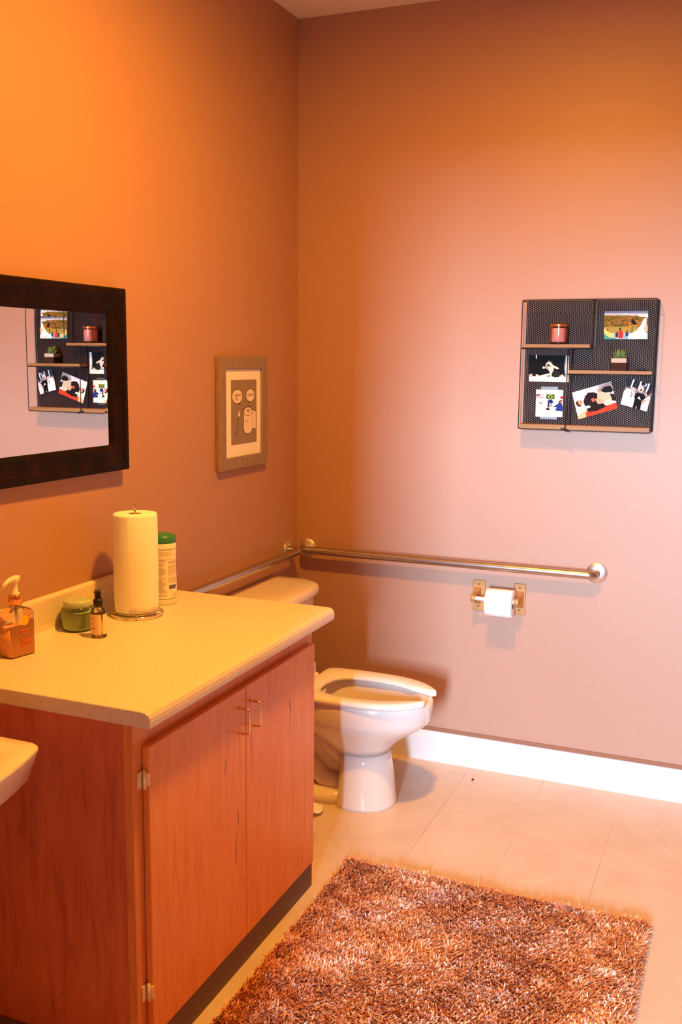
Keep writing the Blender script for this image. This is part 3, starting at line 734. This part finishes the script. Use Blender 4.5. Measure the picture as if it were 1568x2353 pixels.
# candle on the upper board
cd = thing('jar_candle', 'pink candle in a rose glass jar with copper lid on the upper shelf board', 'candle')
CC = (1.0925, -.048, TOP1)
MB().lathe(CC, [(.028, 0), (.0325, .002), (.0335, .006), (.0335, .066)], 40, cap1=False).build('glass_jar', amberglass, cd)
MB().lathe((CC[0], CC[1], CC[2]+.008), [(.0300, 0), (.0318, .002), (.0318, .050), (.0300, .052)], 40).build('wax', mat('pink_wax', (.86, .55, .50), .45), cd)
cl_ = MB(); cl_.lathe((CC[0], CC[1], CC[2]+.064), [(.0345, 0), (.0352, .001), (.0352, .008), (.0345, .010), (.031, .0105)], 40); cl_.build('lid', mat('copper_lid', (.72, .30, .12), .2, metal=.9), cd)
for zz in (.030, .036, .042): MB().lathe((CC[0], CC[1], CC[2]+zz), [(.0337, 0), (.0339, .0004), (.0337, .0008)], 40, cap0=False, cap1=False, mis=None).build('jar_ring', amberglass, cd)
settle(cd)

# succulent in a glass cube
pt = thing('potted_succulent', 'small green succulent in a square glass pot on the right shelf board', 'plant')
PX0, PX1, PYa, PYb = 1.288, 1.345, -.072, -.020
gl = MB(); gl.box(PX0, PX1, PYa, PYb, TOP2, TOP2+.047); gl.build('glass_pot', glassm, pt, bevel=.002)
MB().box(PX0+.002, PX1-.002, PYa+.002, PYb-.002, TOP2+.002, TOP2+.029).build('soil', mat('dark_soil', (.035, .012, .008), .9), pt)
gv = mat('pale_gravel', (.70, .55, .46), .9); bump(gv, noise(gv, 600, 2), .8, .003); 
gb = MB(); gb.box(PX0+.002, PX1-.002, PYa+.002, PYb-.002, TOP2+.029, TOP2+.0455); gb.build('gravel', gv, pt)
lfm = mat('succulent_green', (.12, .20, .05), .5)
basecol(lfm, ramp(lfm, noise(lfm, 90, 2), [(.35, (.07, .12, .035)), (.65, (.20, .30, .07))]))
lf = MB(); pc = Vector(((PX0+PX1)/2, (PYa+PYb)/2, TOP2+.044))
for ring, (nL, el, ln_) in enumerate(((9, .25, .030), (8, .65, .033), (7, 1.0, .034), (4, 1.35, .034))):
    for i in range(nL):
        a = 2*pi*i/nL+ring*.5+rnd.random()*.3; e = el+rnd.uniform(-.1, .1)
        d = Vector((math.cos(a)*math.cos(e), math.sin(a)*math.cos(e)*.72, math.sin(e))); ll = ln_*rnd.uniform(.85, 1.1)
        upv = Vector((0, 0, 1))
        pth = [pc+d*ll*t+upv*(.006*t*t) for t in (0, .25, .5, .75, 1)]
        lf.tube(pth, [.002, .0030, .0030, .0020, .0004], 6)
lf.build('leaves', lfm, pt)
settle(pt)
# small black clip lying at the end of the right board
bc = MB(); bc.sphere((1.395, -.050, TOP2+.0035), .0035, 12, sc=(1.4, 1.2, .9)); bc.tube([(1.380, -.052, TOP2+.002), (1.388, -.055, TOP2+.0045), (1.395, -.050, TOP2+.006), (1.404, -.055, TOP2+.0045), (1.412, -.050, TOP2+.002)], .002, 8)
o = bc.build('hair_clip', blackp); tag(o, 'small black clip lying at the right end of the shelf board beside the plant', 'clip')

# ------------------------------------------------------------------ things on the countertop
CZ = .9005
# paper towel roll on chrome wire base
PTX, PTY = .136, -1.402
ho = thing('paper_towel_holder', 'chrome wire paper towel stand on the countertop', 'paper towel holder')
h = MB(); h.tube([(PTX+.076*math.cos(a), PTY+.076*math.sin(a), CZ+.0075) for a in np.linspace(0, 2*pi, 49)[:-1]], .0027, 10, closed=True); h.tube([(PTX+.058*math.cos(a), PTY+.058*math.sin(a), CZ+.0115) for a in np.linspace(0, 2*pi, 41)[:-1]], .002, 8, closed=True)
for a in (.6, 2.17, 3.74, 5.31): h.tube([(PTX, PTY, CZ+.0115), (PTX+.076*math.cos(a), PTY+.076*math.sin(a), CZ+.0085)], .0022, 8)
h.build('wire_base', shinyc, ho)
for a in (.6, 2.17, 3.74, 5.31): MB().sphere((PTX+.0765*math.cos(a-.4), PTY+.0765*math.sin(a-.4), CZ+.0052), .0055, 14).build('foot', shinyc, ho)
r = MB(); r.tube([(PTX, PTY, CZ+.010), (PTX, PTY, CZ+.312)], .0028, 10)
r.tube([(PTX, PTY, CZ+.310), (PTX+.004, PTY-.004, CZ+.318), (PTX+.002, PTY-.002, CZ+.327), (PTX-.003, PTY+.003, CZ+.327), (PTX-.003, PTY+.003, CZ+.316)], .0026, 8); r.build('rod', shinyc, ho)
settle(ho)
ro = thing('paper_towel_roll', 'tall white paper towel roll standing on the chrome stand', 'paper towel')
R1, R0, PH = .0640, .019, .288; zb = CZ+.0155
rr_ = MB(); rr_.lathe((PTX, PTY, zb), [(R0, 0), (R1-.004, 0), (R1-.001, .003), (R1, .02), (R1+.001, PH*.5), (R1, PH-.006), (R1-.002, PH-.0005), (R1-.012, PH), (R0, PH-.001)], 72, cap0=False, cap1=False)
# loose outer edge
vs = []; 
for i in range(7):
    a = math.radians(-118+7*i)
    for j in range(13):
        rr2 = R1+.0012+.0022*(1-i/6)**2
        vs.append((PTX+rr2*math.cos(a), PTY+rr2*math.sin(a), zb+.003+(PH-.008)*j/12))
rr_.add(vs, [(i*13+j, (i+1)*13+j, (i+1)*13+j+1, i*13+j+1) for i in range(6) for j in range(12)], 0, True)
rr_.build('paper', towel, ro)
MB().lathe((PTX, PTY, zb+.001), [(R0, 0), (R0, PH-.003), (R0-.0015, PH-.003), (R0-.0015, 0), (R0, 0)], 40, cap0=False, cap1=False).build('cardboard_core', card, ro)
settle(ro)

# wipes canister
WX, WY = .127, -1.243
wc = thing('wipes_canister', 'white cleaning wipes canister with green lid behind the paper towels', 'canister')
WR = .0405
lblmats = [mat('canister_white', (.86, .82, .74), .35), mat('label_green', (.12, .22, .12), .4), mat('label_text_grey', (.62, .52, .44), .5), mat('label_blue', (.12, .12, .28), .4), mat('label_violet', (.42, .24, .28), .4), mat('label_gold', (.62, .42, .16), .4), mat('label_ochre', (.74, .60, .44), .4)]
b = MB(); hb = [0, .003, .018, .020, .048, .075, .10, .125, .150, .1505, .153, .155, .172, .174, .188, .192]
rb = [WR-.002, WR, WR+.0004, WR+.0004, WR, WR-.0004, WR-.0012, WR-.0018, WR-.0010, WR-.0010, WR-.0006, WR-.0006, WR, WR, WR, WR-.002]
ms = [0, 0, 1, 0, 0, 0, 0, 0, 4, 0, 0, 0, 1, 0, 0]
b.lathe((WX, WY, CZ), list(zip(rb, hb)), 96, mis=ms); b.build('body', lblmats, wc)
# label print: rows of small marks in two columns, blocks (facing the camera side)
def wrap(mb, a0, a1, z0, z1, mi, n=6, lift=.0006):
    vs = []
    for i in range(n+1):
        a = a0+(a1-a0)*i/n
        for z in (z0, z1):
            rr = np.interp(z, hb, rb)+lift; vs.append((WX+rr*math.cos(a), WY+rr*math.sin(a), CZ+z))
    mb.add(vs, [(2*i, 2*i+2, 2*i+3, 2*i+1) for i in range(n)], mi, True)
lb = MB(); cam_a = math.atan2(-3.81+1.243, 1.786-.108)
for col0, col1 in ((cam_a-.75, cam_a+.22), (cam_a+.36, cam_a+1.25)):
    z = .144
    while z > (.028 if col0 < cam_a-.1 else .068):
        e = col1-(rnd.random()*.35 if rnd.random() < .4 else 0)
        wrap(lb, col0, e, z-.0016, z, 2 if rnd.random() < .6 else 6, 8); z -= .0034 if rnd.random() < .85 else .0065
for z in (.158, .162, .167): wrap(lb, cam_a-.7, cam_a+.9-rnd.random()*.3, z-.0014, z, 2, 8)
wrap(lb, cam_a+.42, cam_a+1.15, .050, .062, 3); wrap(lb, cam_a+.75, cam_a+.90, .024, .033, 5); wrap(lb, cam_a+.95, cam_a+1.2, .026, .036, 6)
for k in range(10):
    t = 2*pi*k/10; t2 = 2*pi*(k+1)/10
    a_, z_ = cam_a+.55+.11*math.cos(t), .0425+.0045*math.sin(t); wrap(lb, a_-.012, a_+.012, z_-.0008, z_+.0008, 5, 1, .0008)
lb.build('label', lblmats, wc)
lid = MB(); lid.lathe((WX, WY, CZ+.190), [(WR-.002, 0), (WR-.0005, .002), (WR-.001, .018), (WR-.006, .025), (WR-.014, .028), (WR-.020, .0285)], 64)
lid.build('lid', mat('green_lid', (.035, .22, .10), .35), wc)
settle(wc)

# green candle jar
gc = thing('jar_candle', 'green candle in a squat glass jar against the backsplash', 'candle')
GX, GY = .079, -1.606
MB().lathe((GX, GY, CZ), [(.036, 0), (.041, .002), (.0435, .008), (.0450, .030), (.0450, .055), (.043, .062), (.037, .066), (.036, .068)], 48, cap1=False).build('glass_jar', greenglass, gc)
MB().lathe((GX, GY, CZ+.003), [(.036, 0), (.040, .004), (.0425, .020), (.0430, .046), (.042, .050)], 48).build('wax', mat('green_wax', (.56, .66, .42), .5), gc)
MB().lathe((GX, GY, CZ+.0665), [(.037, 0), (.038, .001), (.038, .014), (.036, .0175), (.030, .019), (.018, .019)], 48).build('lid', mat('green_glass_lid', (.46, .56, .36), .12), gc)
settle(gc)

# little spray bottle
sp = thing('spray_bottle', 'small clear spray bottle with black sprayer in front of the green candle', 'bottle')
BX, BYY = .178, -1.645
MB().lathe((BX, BYY, CZ), [(.019, 0), (.021, .002), (.0213, .006), (.0213, .070), (.0200, .076), (.0150, .082), (.0110, .085), (.0105, .088)], 36).build('body', clear('bottle_pet', (.98, .95, .90)), sp)
MB().lathe((BX, BYY, CZ+.003), [(.018, 0), (.0195, .003), (.0195, .060)], 32).build('liquid', clear('amber_liquid', (.95, .84, .68)), sp)
lbl = MB(); cb = math.atan2(-3.81+1.645, 1.786-.178)
def wrap2(mb, a0, a1, z0, z1, r, mi, n=8):
    vs = []
    for i in range(n+1):
        a = a0+(a1-a0)*i/n
        for z in (z0, z1): vs.append((BX+r*math.cos(a), BYY+r*math.sin(a), CZ+z))
    mb.add(vs, [(2*i, 2*i+2, 2*i+3, 2*i+1) for i in range(n)], mi, True)
wrap2(lbl, cb-1.5, cb+.30, .010, .066, .0217, 0); wrap2(lbl, cb-1.15, cb-.75, .050, .056, .0219, 1); wrap2(lbl, cb-1.25, cb-.6, .038, .042, .0219, 1); wrap2(lbl, cb-1.25, cb-.5, .024, .030, .0219, 1); wrap2(lbl, cb-.05, cb+.2, .013, .063, .0219, 2)
wrap2(lbl, cb+.50, cb+1.5, .010, .066, .0217, 2)
lbl.build('label', [mat('spray_label', (.80, .60, .48), .5), mat('spray_label_red', (.66, .30, .16), .5), mat('spray_label_cream', (.82, .72, .50), .5)], sp)
nz = MB(); nz.lathe((BX, BYY, CZ+.086), [(.0125, 0), (.0135, .001), (.0135, .017), (.012, .0185), (.0095, .019), (.0090, .026), (.0075, .027), (.0072, .040), (.006, .042)], 28); nz.lathe((BX-.006, BYY-.003, CZ+.122), [(.0022, -.004), (.0022, .0)], 10, axis='x')
nz.build('sprayer', blackp, sp)
MB().lathe((BX, BYY, CZ+.1135), [(.0095, -.008), (.0095, .017), (.0085, .0185)], 28, cap0=False).build('clear_cap', clearm, sp)
settle(sp)

# hand soap pump bottle
so = thing('soap_dispenser', 'square clear pump bottle of orange hand soap at the left counter end', 'soap dispenser')
ang = math.radians(-12); CXs, CYs = .0905, -1.868
def sq(hx, hy, z, r=.008, n=5):
    pts = []
    for sx, sy, a in ((1, 1, 0), (-1, 1, pi/2), (-1, -1, pi), (1, -1, 3*pi/2)):
        for i in range(n+1):
            t = a+pi/2*i/n; x = sx*(hx-r)+r*math.cos(t); y = sy*(hy-r)+r*math.sin(t)
            pts.append((CXs+x*math.cos(ang)-y*math.sin(ang), CYs+x*math.sin(ang)+y*math.cos(ang), z))
    return pts
bo = MB(); hx, hy = .026, .0385
bo.loft([sq(hx-.002, hy-.002, CZ, .007), sq(hx, hy, CZ+.003), sq(hx, hy, CZ+.108), sq(hx-.003, hy-.004, CZ+.116, .012), sq(.016, .018, CZ+.124, .012), sq(.0135, .0135, CZ+.128, .0134), sq(.0135, .0135, CZ+.140, .0134)]); bo.build('bottle', clearm, so)
lq = MB(); lq.loft([sq(hx-.003, hy-.003, CZ+.002), sq(hx-.0015, hy-.0015, CZ+.004), sq(hx-.0015, hy-.0015, CZ+.078)]); lq.build('liquid_soap', mat('orange_soap', (1., .48, .22), .35, trans=.0), so)
col_ = MB(); col_.lathe((CXs, CYs, CZ+.132), [(.0165, 0), (.0172, .001), (.0172, .022), (.0165, .024), (.0125, .025)], 36); col_.build('collar', mat('copper_collar', (.80, .36, .14), .2, metal=.9), so)
pu = MB(); pu.lathe((CXs, CYs, CZ+.156), [(.0120, 0), (.0125, .004), (.0075, .006), (.0065, .030), (.0105, .034), (.0110, .042), (.009, .046)], 24)
dv = Vector((-.10, -.995, 0)).normalized(); p0 = Vector((CXs, CYs, CZ+.196))
pu.tube([p0-dv*.014+Vector((0, 0, .002)), p0+Vector((0, 0, .001)), p0+dv*.016, p0+dv*.030+Vector((0, 0, -.006)), p0+dv*.042+Vector((0, 0, -.016))], [.006, .0085, .0065, .0055, .0045], 14)
pu.build('pump', mat('pump_ivory', (.86, .74, .58), .35), so)
tb = MB(); tb.tube([(CXs, CYs, CZ+.135), (CXs+.003, CYs+.004, CZ+.01)], .0028, 8); tb.build('dip_tube', clearm, so)
# front label marks on the wide face
lm = MB(); ca, sa = math.cos(ang), math.sin(ang)
def onface(y0, y1, z0, z1, mi, lift=.0006):
    pts = []
    for y, z in ((y0, z0), (y1, z0), (y1, z1), (y0, z1)):
        x = hx+lift; pts.append((CXs+x*ca-y*sa, CYs+x*sa+y*ca, CZ+z))
    lm.add(pts, [(0, 1, 2, 3)], mi)
def disc(y, z, r, mi, n=20):
    pts = []
    for i in range(n):
        yy, zz = y+r*math.cos(2*pi*i/n), z+r*math.sin(2*pi*i/n); x = hx+.0005
        pts.append((CXs+x*ca-yy*sa, CYs+x*sa+yy*ca, CZ+zz))
    lm.add(pts, [tuple(range(n))], mi)
disc(.006, .092, .0125, 1)
for i, (a, b_, z) in enumerate(((-.006, .016, .066), (-.004, .014, .060), (-.008, .020, .043), (-.006, .018, .038), (-.007, .021, .031), (-.004, .016, .026))): onface(a, b_, z, z+.0032, 0)
lm.build('label', [mat('soap_print', (.70, .12, .02), .5), mat('yellow_sticker', (.95, .50, .02), .4)], so)
settle(so)

# ------------------------------------------------------------------ shag rug
rug = thing('shag_rug', 'dusty pink brown shag rug on the tile floor in front of the cabinet', 'rug')
RX0, RX1, RY0, RY1 = .632, 1.602, -2.45, -.940
MB().box(RX0+.006, RX1-.006, RY0, RY1-.006, .0, .009).build('backing', mat('rug_backing', (.5, .26, .16), .95), rug)
rm = mat('rug_pile', (.45, .24, .18), .9, spec=.12, sheen=.15)
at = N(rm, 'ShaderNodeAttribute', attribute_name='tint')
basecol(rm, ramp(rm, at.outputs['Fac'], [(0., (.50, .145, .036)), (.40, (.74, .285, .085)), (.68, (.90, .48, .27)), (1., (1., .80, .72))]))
NT = 115000
xs = RNG.uniform(RX0+.004, RX1-.004, NT); ys = RNG.uniform(RY0+.3, RY1-.004, NT)
def fld(x, y, s, seed):
    r_ = np.random.default_rng(seed); out = 0
    for k in range(7):
        a = r_.uniform(0, 2*pi); fq = s*r_.uniform(.5, 1.6); ph = r_.uniform(0, 6.28)
        out = out+np.sin((x*math.cos(a)+y*math.sin(a))*fq+ph)
    return out/7**.5
la = -.4+.7*fld(xs, ys, 11, 1)+fld(xs, ys, 60, 2)*.5
lean = .78+.12*fld(xs, ys, 20, 3)+RNG.normal(0, .2, NT); lean = np.clip(lean, .05, 1.25)
az = la+RNG.normal(0, 1.0, NT); ln_ = RNG.uniform(.016, .027, NT)*(1+.12*fld(xs, ys, 30, 9))
wd = RNG.uniform(.0012, .0026, NT)
dx, dy = np.cos(az), np.sin(az)
pts = []
for t, wf in ((0, .8), (.45, 1.), (.8, .9), (1., .35)):
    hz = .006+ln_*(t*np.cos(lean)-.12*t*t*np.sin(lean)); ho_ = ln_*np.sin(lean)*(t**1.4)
    cx = xs+dx*ho_; cy = ys+dy*ho_
    # twist so that ribbons face many ways
    tw = az+pi/2+.6*np.sin(xs*900)
    ox, oy = np.cos(tw)*wd*wf, np.sin(tw)*wd*wf
    cx = np.clip(cx, RX0-.006, RX1+.008)
    pts.append(np.stack([cx-ox, cy-oy, hz], 1)); pts.append(np.stack([cx+ox, cy+oy, hz], 1))
V_ = np.stack(pts, 1)      # NT,8,3
me = bpy.data.meshes.new('pile')
nv = NT*8; me.vertices.add(nv); me.vertices.foreach_set('co', V_.reshape(-1).astype(np.float32))
base = (np.arange(NT)*8)[:, None, None]
quad = np.array([[0, 1, 3, 2], [2, 3, 5, 4], [4, 5, 7, 6]])[None]
F_ = (base+quad).reshape(-1); nf = NT*3
me.loops.add(nf*4); me.loops.foreach_set('vertex_index', F_.astype(np.int32))
me.polygons.add(nf); me.polygons.foreach_set('loop_start', (np.arange(nf)*4).astype(np.int32)); me.polygons.foreach_set('loop_total', np.full(nf, 4, np.int32))
me.update(calc_edges=True)
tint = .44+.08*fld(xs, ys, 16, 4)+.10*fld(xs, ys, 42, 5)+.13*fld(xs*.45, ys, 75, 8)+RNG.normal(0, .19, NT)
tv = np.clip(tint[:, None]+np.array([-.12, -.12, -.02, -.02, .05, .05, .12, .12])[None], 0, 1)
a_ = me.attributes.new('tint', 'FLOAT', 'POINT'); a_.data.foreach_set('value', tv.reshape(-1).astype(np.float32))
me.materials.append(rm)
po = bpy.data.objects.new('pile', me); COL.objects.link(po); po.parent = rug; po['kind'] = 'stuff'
settle(rug)

# ------------------------------------------------------------------ lamps
LX, LY = 1.05, -1.65
cl = thing('ceiling_light', 'round flush ceiling light above the middle of the bathroom', 'lamp')
MB().lathe((LX, LY, H), [(.16, 0), (.16, -.02), (.15, -.03), (.12, -.03), (.12, -.012)], 48, cap0=True, cap1=True).build('housing', mat('lamp_white', (.85, .84, .8), .4), cl)
dm = bpy.data.materials.new('lamp_glow'); dm.use_nodes = True; MATS['lamp_glow'] = dm
pb = dm.node_tree.nodes['Principled BSDF']; pb.inputs['Emission Color'].default_value = (1, .55, .2, 1); pb.inputs['Emission Strength'].default_value = 3.
MB().lathe((LX, LY, H-.0295), [(.118, 0), (.11, -.003), (.09, -.005)], 48).build('diffuser', dm, cl)
settle(cl)
def area(name, loc, rot, energy, col, shape, sx, sy=None, spread=pi):
    l = bpy.data.lights.new(name, 'AREA'); l.energy = energy; l.color = col; l.shape = shape; l.size = sx
    if sy: l.size_y = sy
    l.spread = spread
    o = bpy.data.objects.new(name, l); COL.objects.link(o); o.location = loc; o.rotation_euler = rot; return o
WARM = (1., .44, .048)
area('ceiling_lamp_light', (LX, LY, H-.045), (0, 0, 0), 75, WARM, 'DISK', .16)
# daylight from a glazed entrance further down the hall behind the camera
area('daylight', (1.93, -8.0, 1.72), (math.radians(90), 0, 0), 800, (.70, 1.06, 1.44), 'RECTANGLE', .62, 1.5)
wd_ = bpy.data.worlds.new('World'); scene.world = wd_; wd_.use_nodes = True
bg = wd_.node_tree.nodes['Background']; bg.inputs[0].default_value = (1., .85, .8, 1); bg.inputs[1].default_value = .02

# ------------------------------------------------------------------ camera
yaw, pitch, roll, f = -.393, -.1509, .0104, 2281.76
fwd = Vector((math.sin(yaw)*math.cos(pitch), math.cos(yaw)*math.cos(pitch), math.sin(pitch)))
rt = Vector((math.cos(yaw), -math.sin(yaw), 0)); up = rt.cross(fwd)
r2 = rt*math.cos(roll)+up*math.sin(roll); u2 = -rt*math.sin(roll)+up*math.cos(roll)
cam = bpy.data.cameras.new('camera'); co = bpy.data.objects.new('camera', cam); COL.objects.link(co)
M = Matrix((r2, u2, -fwd)).transposed().to_4x4(); M.translation = Vector((1.7857, -3.813, 1.648)); co.matrix_world = M
cam.sensor_fit = 'VERTICAL'; cam.sensor_height = 36; cam.lens = f/2353*36; cam.clip_start = .02
scene.camera = co
vs_ = scene.view_settings; vs_.view_transform = 'Standard'; vs_.look = 'None'; vs_.exposure = 0.; vs_.gamma = 1.; vs_.use_curve_mapping = False
